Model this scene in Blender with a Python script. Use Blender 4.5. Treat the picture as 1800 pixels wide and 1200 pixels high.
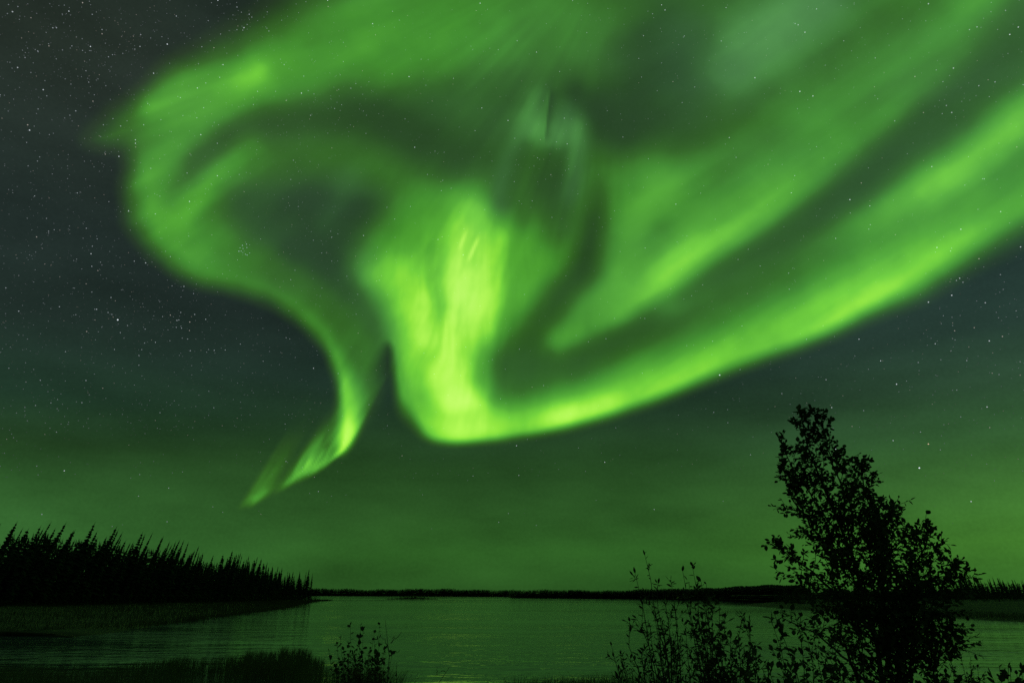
import bpy, bmesh, math, random
import numpy as np
from mathutils import Vector, Matrix

scene = bpy.context.scene
for o in list(bpy.data.objects): bpy.data.objects.remove(o, do_unlink=True)
col = scene.collection
R = math.radians

# ------------------------------------------------------------------ camera
EYE = Vector((0.0, 0.0, 4.0))          # 4 m above the lake
PITCH = math.atan(443/1200)            # the lens points 20.3 degrees up
cd = bpy.data.cameras.new('camera'); cam = bpy.data.objects.new('camera', cd); col.objects.link(cam)
cd.lens = 24; cd.sensor_width = 36; cd.clip_start = .1; cd.clip_end = 4e6
cam.location = EYE; cam.rotation_euler = (math.pi/2+PITCH, 0, 0)
scene.camera = cam

FW = Vector((0, math.cos(PITCH), math.sin(PITCH))); UP = Vector((0, -math.sin(PITCH), math.cos(PITCH)))
def ray(px, py): return Vector((1, 0, 0))*((px-900)/1200) + UP*((600-py)/1200) + FW
def at(px, py, Y):
    d = ray(px, py); return EYE + d*(Y/d.y)
def ground(px, py, z=0.0):
    d = ray(px, py); return EYE + d*((z-EYE.z)/d.z)

# ------------------------------------------------------------------ night sky: airglow over a dark teal sky
scene.render.engine = 'CYCLES'
scene.view_settings.view_transform = 'Standard'; scene.view_settings.look = 'None'
scene.view_settings.exposure = 0; scene.view_settings.gamma = 1
scene.cycles.use_denoising = False
scene.cycles.transparent_max_bounces = 32
scene.cycles.max_bounces = 5; scene.cycles.diffuse_bounces = 2; scene.cycles.glossy_bounces = 3

def srgb(*c): return tuple((x/255/12.92 if x/255 <= .04045 else ((x/255+.055)/1.055)**2.4) for x in c)+(1,)

world = bpy.data.worlds.new('World'); scene.world = world; world.use_nodes = True
nt = world.node_tree; nt.nodes.clear()
N = lambda t, **k: (lambda n: ([setattr(n, a, b) for a, b in k.items()], n)[1])(nt.nodes.new(t))
def link(a, b): nt.links.new(a, b)
def mth(op, a, b=None, c=None):
    n = N('ShaderNodeMath', operation=op)
    for i, v in enumerate((a, b, c)):
        if v is None: continue
        if isinstance(v, (int, float)): n.inputs[i].default_value = v
        else: link(v, n.inputs[i])
    return n.outputs[0]
def ramp(fac, stops, interp='EASE'):
    n = N('ShaderNodeValToRGB'); cr = n.color_ramp; cr.interpolation = interp
    while len(cr.elements) < len(stops): cr.elements.new(.5)
    for e, (p, c) in zip(cr.elements, stops): e.position = p; e.color = c
    link(fac, n.inputs[0]); return n.outputs[0]
tc = N('ShaderNodeTexCoord'); sx = N('ShaderNodeSeparateXYZ'); link(tc.outputs['Generated'], sx.inputs[0])
wob = N('ShaderNodeTexNoise'); wob.inputs['Scale'].default_value = 2.2; wob.inputs['Detail'].default_value = 3
mp = N('ShaderNodeMapping'); mp.inputs['Scale'].default_value = (1, 1, 5); link(tc.outputs['Generated'], mp.inputs[0]); link(mp.outputs[0], wob.inputs['Vector'])
z = mth('ADD', sx.outputs[2], mth('MULTIPLY', mth('SUBTRACT', wob.outputs[0], .5), .05))
az = mth('ARCTAN2', sx.outputs[0], sx.outputs[1])       # radians right of the lens axis
azn = mth('ADD', mth('MULTIPLY', az, .5/.8), .5)        # 0 = 46 deg left, 1 = 46 deg right
# sin(elevation): 0 horizon, .107 = 6 deg, .19 = 11 deg, .27 = 15.5 deg
def col_at(stops): return ramp(z, [(p, srgb(*c)) for p, c in stops], 'LINEAR')
left = col_at([(0, (43,83,39)), (.06, (54,104,48)), (.11, (48,92,43)), (.17, (36,65,35)), (.23, (32,56,42)), (.31, (33,47,42)), (.42, (34,46,43)), (.6, (39,49,42)), (1, (34,48,42))])
cent = col_at([(0, (41,83,32)), (.05, (45,92,35)), (.11, (42,83,35)), (.17, (37,72,33)), (.22, (33,61,35)), (.28, (29,49,39)), (.36, (26,39,35)), (.6, (29,42,37)), (1, (30,46,40))])
righ = col_at([(0, (60,115,43)), (.06, (68,126,45)), (.12, (62,112,50)), (.18, (52,92,52)), (.24, (45,74,52)), (.30, (39,61,52)), (.38, (35,54,50)), (.6, (36,52,46)), (1, (34,48,44))])
def mixc(f, a, b):
    n = N('ShaderNodeMix', data_type='RGBA'); link(f, n.inputs[0]); link(a, n.inputs[6]); link(b, n.inputs[7]); return n.outputs[2]
fl = ramp(azn, [(.02, (0,0,0,1)), (.42, (1,1,1,1))]); fr = ramp(azn, [(.58, (0,0,0,1)), (.98, (1,1,1,1))])
skyc = mixc(fr, mixc(fl, left, cent), righ)
# behind the photographer the unseen sky is an even green, brightened to lift the silhouettes
back = N('ShaderNodeRGB'); back.outputs[0].default_value = srgb(50, 80, 60)
fb = ramp(sx.outputs[1], [(.0, (0,0,0,1)), (.5, (1,1,1,1))])
skyc = mixc(fb, back.outputs[0], skyc)
# faint mottling of the high thin cloud and the Milky Way's grain
mo = N('ShaderNodeTexNoise'); mo.inputs['Scale'].default_value = 5; mo.inputs['Detail'].default_value = 5
mp2 = N('ShaderNodeMapping'); mp2.inputs['Scale'].default_value = (1, 1, 3.2); link(tc.outputs['Generated'], mp2.inputs[0]); link(mp2.outputs[0], mo.inputs['Vector'])
gr = N('ShaderNodeTexNoise'); gr.inputs['Scale'].default_value = 260; gr.inputs['Detail'].default_value = 2; link(tc.outputs['Generated'], gr.inputs['Vector'])
amp = mth('ADD', mth('ADD', mth('MULTIPLY', mo.outputs[0], 1.0), .5), mth('MULTIPLY', mth('SUBTRACT', gr.outputs[0], .5), .22))
bgn = N('ShaderNodeBackground'); link(skyc, bgn.inputs[0]); link(amp, bgn.inputs[1])
out = N('ShaderNodeOutputWorld'); link(bgn.outputs[0], out.inputs[0])
world.cycles.sampling_method = 'MANUAL'; world.cycles.sample_map_resolution = 512

# ------------------------------------------------------------------ helpers
def tag(o, label=None, cat=None, group=None, kind=None):
    if label: o['label'] = label
    if cat: o['category'] = cat
    if group: o['group'] = group
    if kind: o['kind'] = kind
    return o
def empty(name, loc=(0, 0, 0)):
    o = bpy.data.objects.new(name, None); col.objects.link(o); o.location = loc; o.empty_display_size = .2
    return o
def mesh(name, V, F, mat, parent=None, smooth=False):
    me = bpy.data.meshes.new(name); V = np.asarray(V, np.float32)
    F = [tuple(f) for f in F] if not isinstance(F, np.ndarray) else F
    if isinstance(F, np.ndarray):
        n = len(F); k = F.shape[1]
        me.vertices.add(len(V)); me.vertices.foreach_set('co', V.ravel())
        me.loops.add(n*k); me.loops.foreach_set('vertex_index', F.astype(np.int32).ravel())
        me.polygons.add(n); me.polygons.foreach_set('loop_start', np.arange(0, n*k, k, dtype=np.int32))
        me.update(calc_edges=True)
    else:
        me.from_pydata(V.tolist(), [], F); me.update()
    me.polygons.foreach_set('use_smooth', [smooth]*len(me.polygons))
    if mat: me.materials.append(mat)
    o = bpy.data.objects.new(name, me); col.objects.link(o)
    if parent: o.parent = parent
    return o
def material(name, base, rough=.8, var=.0, scale=3., base2=None, spec=.3, trans=0):
    m = bpy.data.materials.new(name); m.use_nodes = True; t = m.node_tree; b = t.nodes['Principled BSDF']
    b.inputs['Roughness'].default_value = rough; b.inputs['Specular IOR Level'].default_value = spec
    n = t.nodes.new('ShaderNodeTexNoise'); n.inputs['Scale'].default_value = scale; n.inputs['Detail'].default_value = 4
    c = t.nodes.new('ShaderNodeTexCoord'); t.links.new(c.outputs['Object'], n.inputs['Vector'])
    r = t.nodes.new('ShaderNodeValToRGB'); r.color_ramp.elements[0].position = .3; r.color_ramp.elements[1].position = .7
    r.color_ramp.elements[0].color = (*base, 1); r.color_ramp.elements[1].color = (*(base2 or tuple(x*1.6 for x in base)), 1)
    t.links.new(n.outputs[0], r.inputs[0]); t.links.new(r.outputs[0], b.inputs['Base Color'])
    if trans:
        tr = t.nodes.new('ShaderNodeBsdfTranslucent'); mx = t.nodes.new('ShaderNodeMixShader'); mx.inputs[0].default_value = trans
        t.links.new(r.outputs[0], tr.inputs[0]); t.links.new(b.outputs[0], mx.inputs[1]); t.links.new(tr.outputs[0], mx.inputs[2])
        t.links.new(mx.outputs[0], t.nodes['Material Output'].inputs[0])
    return m

# --- luminous field of the aurora, in angles off the lens axis (1200 units = tan 45 deg) ---
def catmull(P, n=8):
    P = np.array(P, float)
    Q = np.vstack([2*P[0]-P[1], P, 2*P[-1]-P[-2]])
    out = []
    for i in range(1, len(Q)-2):
        p0, p1, p2, p3 = Q[i-1], Q[i], Q[i+1], Q[i+2]
        for t in np.arange(n)/n:
            out.append(.5*((2*p1)+(-p0+p2)*t+(2*p0-5*p1+4*p2-p3)*t*t+(-p0+3*p1-3*p2+p3)*t**3))
    out.append(Q[-2])
    return np.array(out)

def near_line(X, Y, C):
    """distance to a polyline, signed by side, and its attributes there"""
    best = np.full(X.shape, 1e12); sgn = np.zeros(X.shape); att = np.zeros(X.shape + (C.shape[1]-2,))
    for a, b in zip(C[:-1], C[1:]):
        dx, dy = b[0]-a[0], b[1]-a[1]
        L = dx*dx+dy*dy+1e-9
        t = np.clip(((X-a[0])*dx+(Y-a[1])*dy)/L, 0, 1)
        ex, ey = X-(a[0]+t*dx), Y-(a[1]+t*dy)
        d = ex*ex+ey*ey
        m = d < best
        best[m] = d[m]; sgn[m] = np.sign(dx*ey-dy*ex)[m]
        tm = t[m][:, None]
        att[m] = a[2:]*(1-tm)+b[2:]*tm
    return np.sqrt(best), sgn, att

def vnoise(x, y, seed=0):
    def h(i, j):
        n = (i.astype(np.int64)*374761393+j.astype(np.int64)*668265263+seed*974711) & 0x7fffffff
        n = ((n ^ (n >> 13))*1274126177) & 0x7fffffff
        return ((n ^ (n >> 16)) & 0xffff)/65535.
    i, j = np.floor(x), np.floor(y); u, v = x-i, y-j
    u = u*u*u*(u*(u*6-15)+10); v = v*v*v*(v*(v*6-15)+10)
    return (h(i, j)*(1-u)+h(i+1, j)*u)*(1-v)+(h(i, j+1)*(1-u)+h(i+1, j+1)*u)*v

def fbm(x, y, o=4, seed=0):
    s = 0; a = 1; tot = 0
    for k in range(o):
        s = s+a*vnoise(x*2**k, y*2**k, seed+k*17); tot += a; a *= .5
    return s/tot*2-1

# strokes: (points (x, y, brightness, half width), strength, tint 0 saturated .. 1 greyish, side: 0 both, +1/-1 crisp on that side)
STROKES = [
 # broad veils first
 ([(420,90,.5,90),(620,60,.55,120),(820,60,.52,120),(1000,60,.48,110),(1100,20,.4,80)], 1, .2, 0),
 ([(650,150,.45,70),(850,170,.40,70),(1010,170,.40,60)], .8, .2, 0),
 ([(420,280,.45,50),(520,275,.42,55),(640,310,.46,60),(740,350,.55,60),(830,390,.65,60)], 1, .1, 0),
 ([(1060,330,.46,60),(1150,330,.55,70),(1300,300,.52,90),(1450,190,.52,90),(1600,60,.52,90)], 1, .1, 0),
 ([(930,330,.36,60),(920,420,.42,60),(950,470,.5,60)], .9, .1, 0),
 # upper left sweep
 ([(160,248,.26,16),(215,208,.46,26),(300,165,.66,42),(380,150,.72,42),(450,130,.66,46),(540,95,.58,60),(660,75,.58,75),(780,60,.57,80)], 1, 0, 0),
 ([(270,175,.86,20),(330,145,.80,22)], .85, 0, 0),
 ([(375,170,.86,24),(450,128,.86,20)], .9, 0, 0),
 ([(270,240,.66,18),(330,190,.72,18)], .7, 0, 0),
 ([(225,265,.36,14),(290,225,.5,14)], .5, 0, 0),
 ([(360,180,.62,45),(310,235,.62,45),(275,290,.61,38),(250,345,.62,34),(255,395,.55,34)], 1, .1, 0),
 ([(300,420,.6,50),(345,440,.6,50),(410,455,.52,45)], 1, 0, 0),
 # dark lane under the sweep
 ([(900,190,.31,60),(830,180,.33,50),(760,185,.33,40)], .75, .5, 0),
 ([(880,310,.26,55),(800,275,.22,58),(720,235,.20,54),(640,205,.19,44),(560,205,.22,36),(480,220,.24,32),(415,240,.25,28),(375,270,.28,26),(340,310,.32,20),(305,350,.36,14)], .97, .3, 0),
 ([(500,275,.36,34),(600,290,.40,34),(690,325,.44,40)], .8, .1, 0),
 ([(440,265,.46,26),(380,315,.66,24),(330,358,.75,24),(295,395,.70,28)], .95, 0, 0),
 ([(400,340,.46,26),(380,390,.52,30)], .5, 0, 0),
 # dark hollow
 ([(440,360,.26,36),(500,370,.17,46),(580,365,.15,42),(640,390,.14,46),(660,420,.14,44)], .97, .6, 0),
 ([(470,410,.22,40),(520,430,.17,46),(560,430,.15,56),(620,480,.14,54),(655,540,.16,42),(675,600,.17,30),(684,650,.14,20)], .97, .6, 0),
 ([(610,320,.42,26),(600,350,.33,20),(575,390,.26,16)], .6, .7, 0),
 # lower left band and its tail
 ([(300,440,.58,34),(380,475,.54,30),(460,508,.52,26),(530,552,.56,26),(578,605,.66,22),(604,655,.78,20),(616,700,.9,19),(616,740,.98,20),(604,785,1.0,16)], 1, 0, 0),
 ([(350,445,.52,36),(440,462,.42,34),(530,510,.34,28),(590,560,.36,26),(626,620,.42,24)], .8, .1, 0),
 ([(420,440,.42,26),(470,460,.38,24)], .5, 0, 0),
 ([(640,620,.38,22),(645,680,.36,22),(635,730,.45,18)], .8, .2, 0),
 # central pillar
 ([(680,425,.5,40),(760,400,.62,42),(850,365,.62,40),(910,400,.56,40)], .9, 0, 0),
 ([(640,460,.40,24),(655,480,.52,24)], .8, .5, 0),
 ([(700,480,.80,52),(738,560,.88,54),(770,640,.92,54),(795,715,.93,50)], 1, 0, 0),
 ([(740,395,.60,46),(800,420,.76,50),(850,440,.82,52),(850,500,.86,54),(830,580,.86,48),(800,650,.92,44),(800,710,.95,40)], 1, 0, 0),
 ([(850,345,.46,30),(920,390,.44,34),(960,440,.46,30)], .6, .1, 0),
 ([(985,430,.46,34),(965,490,.6,36),(915,550,.66,34)], .95, 0, 0),
 ([(920,440,.60,40),(930,500,.66,40),(895,555,.68,36),(865,610,.68,28),(852,670,.66,22)], .95, 0, 0),
 ([(765,475,.87,32),(775,430,.74,30)], .5, 0, 0),
 ([(725,530,.93,20)  ,(722,545,.93,20)], .8, 0, 0),
 ([(840,375,.82,26),(828,440,.94,28),(812,500,1.04,36),(815,545,1.0,36),(790,600,1.0,34)], .95, .2, 0),
 ([(880,430,.84,16),(868,500,.90,18),(840,560,.97,18),(812,605,.93,18)], .7, 0, 0),
 ([(775,590,1.02,32),(775,650,1.04,36),(790,700,1.06,36),(818,710,1.06,26)], .95, 0, 0),
 ([(718,620,.78,18),(735,660,.86,18),(745,700,.90,18)], .6, 0, 0),
 # dip right above the arc under the pillar
 ([(760,728,.78,8),(820,730,.78,9),(870,722,.66,10)], .5, 0, 0),
 ([(700,660,.62,12),(704,700,.68,12),(710,725,.55,9)], .9, 0, 0),
 # dark lanes right of the pillar
 ([(1050,315,.38,8),(1047,350,.28,14),(1042,400,.19,21),(1028,460,.18,25),(990,515,.22,28),(950,565,.26,32),(922,610,.27,38),(915,650,.28,38)], .96, .1, 0),
 ([(900,640,.26,40),(980,640,.24,36),(1080,615,.24,34),(1200,575,.27,34),(1320,520,.32,30),(1450,470,.38,28),(1600,410,.42,28),(1750,340,.46,28),(1850,290,.46,28)], .95, .1, 0),
 ([(900,690,.35,26),(1000,680,.32,26),(1120,650,.33,26)], .5, 0, 0),
 # right bands
 ([(1900,140,.72,58),(1790,215,.80,46),(1700,280,.78,42),(1600,335,.74,38),(1500,385,.60,34),(1400,425,.47,32),(1280,465,.42,34),(1180,520,.42,30)], 1, .1, 0),
 ([(1880,-10,.32,46),(1780,90,.29,52),(1690,165,.26,52),(1610,225,.23,48),(1540,285,.22,46),(1460,350,.23,40),(1380,410,.25,34),(1300,460,.28,28),(1215,515,.34,22)], .98, .2, 0),
 ([(1780,-60,.56,60),(1680,50,.56,60),(1570,160,.58,56),(1490,240,.60,48),(1420,305,.62,46),(1350,360,.72,42),(1290,400,.78,38),(1220,445,.82,36),(1170,485,.80,36),(1110,525,.76,34),(1050,560,.68,32),(985,598,.54,24)], 1, .1, -1),
 ([(1600,90,.50,60),(1450,170,.50,60),(1330,260,.50,60),(1260,330,.52,50)], .6, .2, 0),
 ([(1205,235,.58,24),(1185,290,.60,32),(1165,335,.68,32),(1130,370,.66,26),(1105,430,.62,32),(1090,500,.64,32),(1030,560,.58,26)], .9, .15, 0),
 ([(1165,540,.5,16),(1200,535,.46,14)], .4, .4, 0),
 # dark upper middle
 ([(1620,10,.38,36),(1500,70,.38,42),(1380,140,.35,38),(1290,185,.30,44),(1190,240,.32,40)], .85, .1, 0),
 ([(1160,-20,.32,56),(1150,60,.22,66),(1135,130,.21,60),(1115,200,.18,48),(1195,215,.27,38)], .9, .4, 0),
 ([(1010,170,.2,26),(1040,200,.17,40),(1090,230,.18,34)], .9, .4, 0),
 ([(1200,60,.3,40),(1200,140,.24,44)], .7, .8, 0),
 ([(1440,0,.52,50),(1370,50,.58,58),(1320,80,.60,58),(1290,110,.52,50)], .95, 1, 0),
 ([(1110,20,.45,30),(1040,60,.5,40)], .5, .3, 0),
 # wisps in the middle
 ([(900,270,.30,26),(900,340,.30,26),(960,330,.26,36),(985,390,.30,30)], .6, .2, 0),
 ([(948,172,.52,18),(938,205,.62,24),(928,235,.56,22),(903,275,.42,16),(890,320,.40,14),(886,360,.36,14)], .9, .7, 0),
 ([(955,170,.36,9),(952,240,.42,9)], .8, .6, 0),
 ([(995,205,.52,18),(985,235,.66,30),(978,250,.6,18)], .9, .9, 0),
 ([(1014,225,.54,17),(1015,270,.50,15),(1006,320,.42,14),(998,350,.40,12)], .85, .8, 0),
 ([(930,250,.28,9),(915,300,.26,11),(904,355,.30,9)], .7, .2, 0),
 ([(972,275,.32,12),(975,310,.26,18),(980,350,.28,16),(990,400,.34,10)], .7, .3, 0),
 ([(968,160,.26,5),(962,200,.20,4.5),(958,238,.26,4)], .85, .4, 0),
 ([(935,300,.34,9),(925,350,.38,10),(915,390,.38,10)], .6, .1, 0),
 # bright lower arc, crisp on its lower side
 ([(735,700,.74,22),(760,742,.86,24),(800,756,.90,26),(850,752,.90,30),(930,738,.82,32),(1010,722,.80,36),(1100,695,.78,40),(1200,655,.74,46),(1320,602,.72,52),(1450,550,.76,56),(1560,500,.80,56),(1660,440,.76,56),(1780,375,.66,56),(1900,310,.6,56)], 1, 0, 1),
 ([(770,756,.9,13),(830,759,1.03,14),(900,754,.90,12),(980,734,1.02,17),(1050,718,1.0,17),(1140,692,.86,16),(1240,650,.88,22),(1340,606,.80,24),(1460,553,.85,30),(1560,508,.83,32),(1650,455,.77,34)], .85, 0, 0),
]
# foot of the tail's curtain: (x, y, brightness, height of the rays)
TAIL = [(412,894,0,30),(428,892,.42,80),(446,887,.46,85),(462,880,.34,80),(478,871,.26,75),(490,864,.50,60),(500,860,.92,62),(522,849,.92,76),(545,839,.98,84),(568,826,1.0,84),(590,808,1.0,60),(604,795,.8,50),(613,782,.4,40),(624,770,0,30)]
# outline of the luminous area (x, y, softness)
EDGE = [(900,-1500,200),(760,-700,150),(640,-200,95),(500,-20,70),(400,62,55),(300,115,38),(235,160,34),(150,246,26),(215,268,22),(222,330,26),(232,395,30),(262,440,24),(340,490,20),(440,525,20),(510,560,18),(560,605,16),(584,650,12),(592,700,10),(590,735,12),(586,770,14),(596,800,10),(618,782,8),(638,742,9),(652,700,14),(670,650,16),(684,618,10),(693,650,8),(695,695,11),(703,728,16),(726,752,14),(748,772,10),(790,781,9),(870,779,9),(960,765,10),(1060,742,12),(1160,708,14),(1280,660,16),(1400,618,18),(1500,578,20),(1600,535,24),(1700,478,30),(1800,425,34),(1960,350,40),(2200,240,50),(3000,-150,100)]

def smooth01(t):
    t = np.clip(t, 0, 1); return t*t*(3-2*t)

def soften(F, X, sigma=7.):
    """blur over the regular grid so that strokes melt into each other"""
    h = abs(X[0, 1]-X[0, 0]); r = max(1, int(3*sigma/h)); k = np.exp(-.5*(np.arange(-r, r+1)*h/sigma)**2); k /= k.sum()
    for ax in (0, 1):
        P = np.pad(F, [(r, r) if i == ax else (0, 0) for i in (0, 1)], mode='edge')
        F = sum(kk*(P[i:i+F.shape[0], :] if ax == 0 else P[:, i:i+F.shape[1]]) for i, kk in enumerate(k))
    return F

def cen_(X, Y): return np.exp(-(((X-800)/130)**2+((Y-560)/190)**2))
def rgt_(X): return smooth01((X-1020)/140)

def aurora_field(X, Y):
    wx = fbm(X/110, Y/110, 3, 3)*13; wy = fbm(X/110, Y/110, 3, 9)*13
    k = (1-.8*smooth01((Y-600)/90))*(1-.6*smooth01((X-900)/300))            # the low, crisp edges keep their line
    Xw, Yw = X+wx*k, Y+wy*k
    # ray structure fans out from the magnetic zenith
    vx, vy = 1100., -120.
    ang = np.arctan2(X-vx, Y-vy); rad = np.hypot(X-vx, Y-vy)
    rays = fbm(ang*26, rad/330, 3, 21)
    raysc = fbm(np.arctan2(X-960, Y+1000)*62+.8*fbm(X/90, Y/110, 2, 81), Y/300, 4, 23)
    rays2 = fbm(ang*80, rad/200, 3, 31)
    V = .33+.16*smooth01((-40-Y)/200); T = np.full(X.shape, .2)
    for pts, s, tint, side in STROKES:
        C = catmull(pts, 6)
        w = C[:, 3].max()*2.6
        m = (Xw > C[:, 0].min()-w) & (Xw < C[:, 0].max()+w) & (Yw > C[:, 1].min()-w) & (Yw < C[:, 1].max()+w)
        if not m.any(): continue
        d, sg, at = near_line(Xw[m], Yw[m], C)
        ww = at[:, 1]
        if side: ww = np.where(sg == side, ww*.62, ww)
        q = d/ww
        a = s*np.exp(-(q**2.4)*.62)
        V[m] = V[m]*(1-a)+at[:, 0]*a
        T[m] = T[m]*(1-a)+tint*a
    V, T = soften(V, X), soften(T, X)
    # rays show in the central pillar, the tail and the left limb
    cen = np.exp(-(((X-800)/130)**2+((Y-560)/190)**2))
    lef = np.exp(-(((X-330)/170)**2+((Y-300)/170)**2))
    mid = np.exp(-(((X-950)/110)**2+((Y-290)/130)**2))
    tl = np.exp(-(((X-590)/60)**2+((Y-740)/110)**2))
    rays = rays*(1-.95*rgt_(X))
    V = V*(1+.17*raysc*cen+rays*(.035+.02*cen+.15*lef+.14*mid+.30*tl)+rays2*(.02*cen+.14*tl))
    rgt = smooth01((X-1020)/160); al = (X*.83-Y*.56); pe = (X*.56+Y*.83)
    V = V*(1+.10*fbm(X/80, Y/80, 4, 51)+(1-rgt)*.09*fbm(ang*13, rad/130, 4, 61)*smooth01((rad-120)/200)+rgt*.13*fbm(al/420, pe/48, 4, 71))
    lo = 1-smooth01(V/.98)
    V = V*(1.01-.20*lo)+.062*lo
    V = V*(1-.08*smooth01((520-Y)/260)*(1-cen_(X, Y)))
    # the outline
    C = catmull(EDGE, 5)
    d, sg, at = near_line(Xw, Yw, C)
    inside = np.where(sg < 0, d, -d)
    V = V*smooth01(inside/(at[..., 0]*3.0)+.42)
    # curtain of the tail: rays rise from its foot towards the zenith
    ux, uy = .5, -.866
    F = np.array([(-(x*uy-y*ux), x*ux+y*uy, v, h) for x, y, v, h in TAIL])
    n = -(X*uy-Y*ux); t = X*ux+Y*uy
    hgt = t-np.interp(n, F[:, 0], F[:, 1])+7*vnoise(n/9, n*0, 77)*smooth01((n-820)/-60+1.5)
    st = 1.0+.75*fbm(n/17, hgt/90, 4, 5)
    a = np.interp(n, F[:, 0], F[:, 2], 0, 0)*smooth01((hgt+8)/34)*np.exp(-np.clip(hgt-8, 0, None)/np.interp(n, F[:, 0], F[:, 3]))
    a = 1.15*a*st
    V = V+a*np.clip(1-V/1.02, 0, 1)
    # the sharp fold in the middle
    q = X-(967-.11*(Y-160)); win = smooth01((Y-150)/22)*smooth01((256-Y)/22)
    V = V*(1-.24*win*smooth01((q+2)/5)*np.exp(-np.clip(q, 0, None)/13))+.10*win*smooth01((2-q)/5)*np.exp(-np.clip(-q, 0, None)/14)
    # small crisp streak beside the pillar
    for (x0, y0), (x1, y1), v, w in [((822,460),(842,415),.16,3.5), ((806,440),(822,402),.10,3.5), ((870,520),(890,440),.06,6)]:
        L = math.hypot(x1-x0, y1-y0); ux, uy = (x1-x0)/L, (y1-y0)/L
        t = ((X-x0)*ux+(Y-y0)*uy)/L; n = (X-x0)*uy-(Y-y0)*ux
        V = V+v*np.exp(-(n/w)**2)*np.exp(-((t-.5)/.45)**4)
    V = V+.10*np.exp(-(((X-662)*.9+(Y-700)*.42)/16)**2)*np.exp(-((Y-700)/60)**2)   # thin veil right of the tail
    return np.clip(V, 0, 1.12), np.clip(T, 0, 1)

RAMP_V = [0, .12, .22, .35, .5, .65, .8, .9, 1.0, 1.12]
RAMP_A = [(24,44,38),(32,56,36),(38,76,33),(49,102,37),(64,140,47),(83,170,54),(112,206,60),(143,228,64),(176,246,84),(198,252,108)]
RAMP_B = [(26,44,42),(34,56,46),(42,74,52),(56,102,60),(78,140,76),(100,170,88),(126,204,100),(152,226,112),(180,244,124),(200,252,140)]
def lin(c):
    c = np.asarray(c, float)/255
    return np.where(c <= .04045, c/12.92, ((c+.055)/1.055)**2.4)
def aurora_rgb(V, T):
    A = np.stack([np.interp(V, RAMP_V, lin(RAMP_A)[:, k]) for k in range(3)], -1)
    B = np.stack([np.interp(V, RAMP_V, lin(RAMP_B)[:, k]) for k in range(3)], -1)
    return A*(1-T[..., None])+B*T[..., None]
# ------------------------------------------------------------------ the aurora: a luminous sheet 100 km up
gx = np.r_[np.arange(60, 1830, 3.2), np.arange(1830, 2700, 18)]; gy = np.r_[np.arange(-1300, -30, 18), np.arange(-30, 915, 3.2)]
X, Y = np.meshgrid(gx, gy)
V, T = aurora_field(X, Y)
rgb = np.clip(aurora_rgb(V, T)-lin((24, 42, 38)), 0, None)*smooth01(V/.1)[..., None]
fade = smooth01((Y+1290)/500)*smooth01((2690-X)/400)
rgb *= fade[..., None]
U = np.array([1., 0, 0]); UPn = np.array(UP); FWn = np.array(FW)
D = U*((X-900)/1200)[..., None]+UPn*((600-Y)/1200)[..., None]+FWn
D /= np.linalg.norm(D, axis=-1, keepdims=True)
P = np.array(EYE)+D*(100000./np.maximum(D[..., 2:3], .09))
idx = np.arange(X.size).reshape(X.shape)
F = np.stack([idx[:-1, :-1], idx[1:, :-1], idx[1:, 1:], idx[:-1, 1:]], -1).reshape(-1, 4)
lum = rgb.max(-1).ravel()
keep = lum[F].max(-1) > .0012
F = F[keep]; used = np.unique(F); remap = np.zeros(X.size, int); remap[used] = np.arange(len(used))
am = bpy.data.materials.new('aurora_glow'); am.use_nodes = True; t = am.node_tree; t.nodes.clear()
a = t.nodes.new('ShaderNodeAttribute'); a.attribute_name = 'glow'
e = t.nodes.new('ShaderNodeEmission'); tr = t.nodes.new('ShaderNodeBsdfTransparent'); ad = t.nodes.new('ShaderNodeAddShader'); o_ = t.nodes.new('ShaderNodeOutputMaterial')
t.links.new(a.outputs['Color'], e.inputs[0]); t.links.new(e.outputs[0], ad.inputs[0]); t.links.new(tr.outputs[0], ad.inputs[1]); t.links.new(ad.outputs[0], o_.inputs[0])
am.cycles.emission_sampling = 'NONE'
au = mesh('aurora', P.reshape(-1, 3)[used], remap[F], am)
at_ = au.data.attributes.new('glow', 'FLOAT_COLOR', 'POINT')
c4 = np.ones((len(used), 4), np.float32); c4[:, :3] = rgb.reshape(-1, 3)[used]; at_.data.foreach_set('color', c4.ravel())
tag(au, 'bright green northern lights curling and sweeping across the starry night sky', 'aurora')

# ------------------------------------------------------------------ stars
rng = np.random.default_rng(11)
S = []     # px, py, size (px radius), brightness, colour
for px, py in [(121,20),(22,21),(159,82),(246,82),(294,78),(270,129),(347,155),(392,114),(353,237),(52,229),(209,275),(382,309),(576,1),(383,1),(429,49),(238,246),(238,252),(31,119),(76,158),(226,371),(273,376),(160,446),(530,164),(546,203),(333,354),
 (729,259),(793,331),(719,135),(943,92),(1095,241),(1169,18),(1163,9),(1188,359),(1134,436),(770,421),(814,448),(797,138),(847,190),(893,212),(992,208),(655,42),(844,6),(997,253),
 (1632,7),(1403,44),(1415,57),(1327,137),(1429,169),(1406,161),(1391,339),(1529,362),(1494,351),(1638,293),(1759,372),(1689,403),(1790,48),(1775,61),(1676,120),(1673,198),(1282,242),
 (396,615),(551,647),(639,414),(583,417),(311,563),(256,462),(1452,667),(1576,675),(1732,532),(1673,519),(1644,604),(1687,489),(1632,531),(1647,435),(1735,715),(1469,419),(1794,434),(1739,599),
 (1570,774),(1707,881),(1462,716),(1469,789),(1510,596),(1548,634),(1150,895),(912,835),(113,827),(1063,812),(908,783)]:
    S.append((px, py, rng.uniform(.6, .85), rng.uniform(.4, .8), (.85, .95, 1)))
for px, py in [(207,562),(1265,659),(1616,822)]: S.append((px, py, 1.05, 1.0, (.85, .95, 1)))
S.append((1632, 780, .9, .7, (1, .75, .5)))
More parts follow.
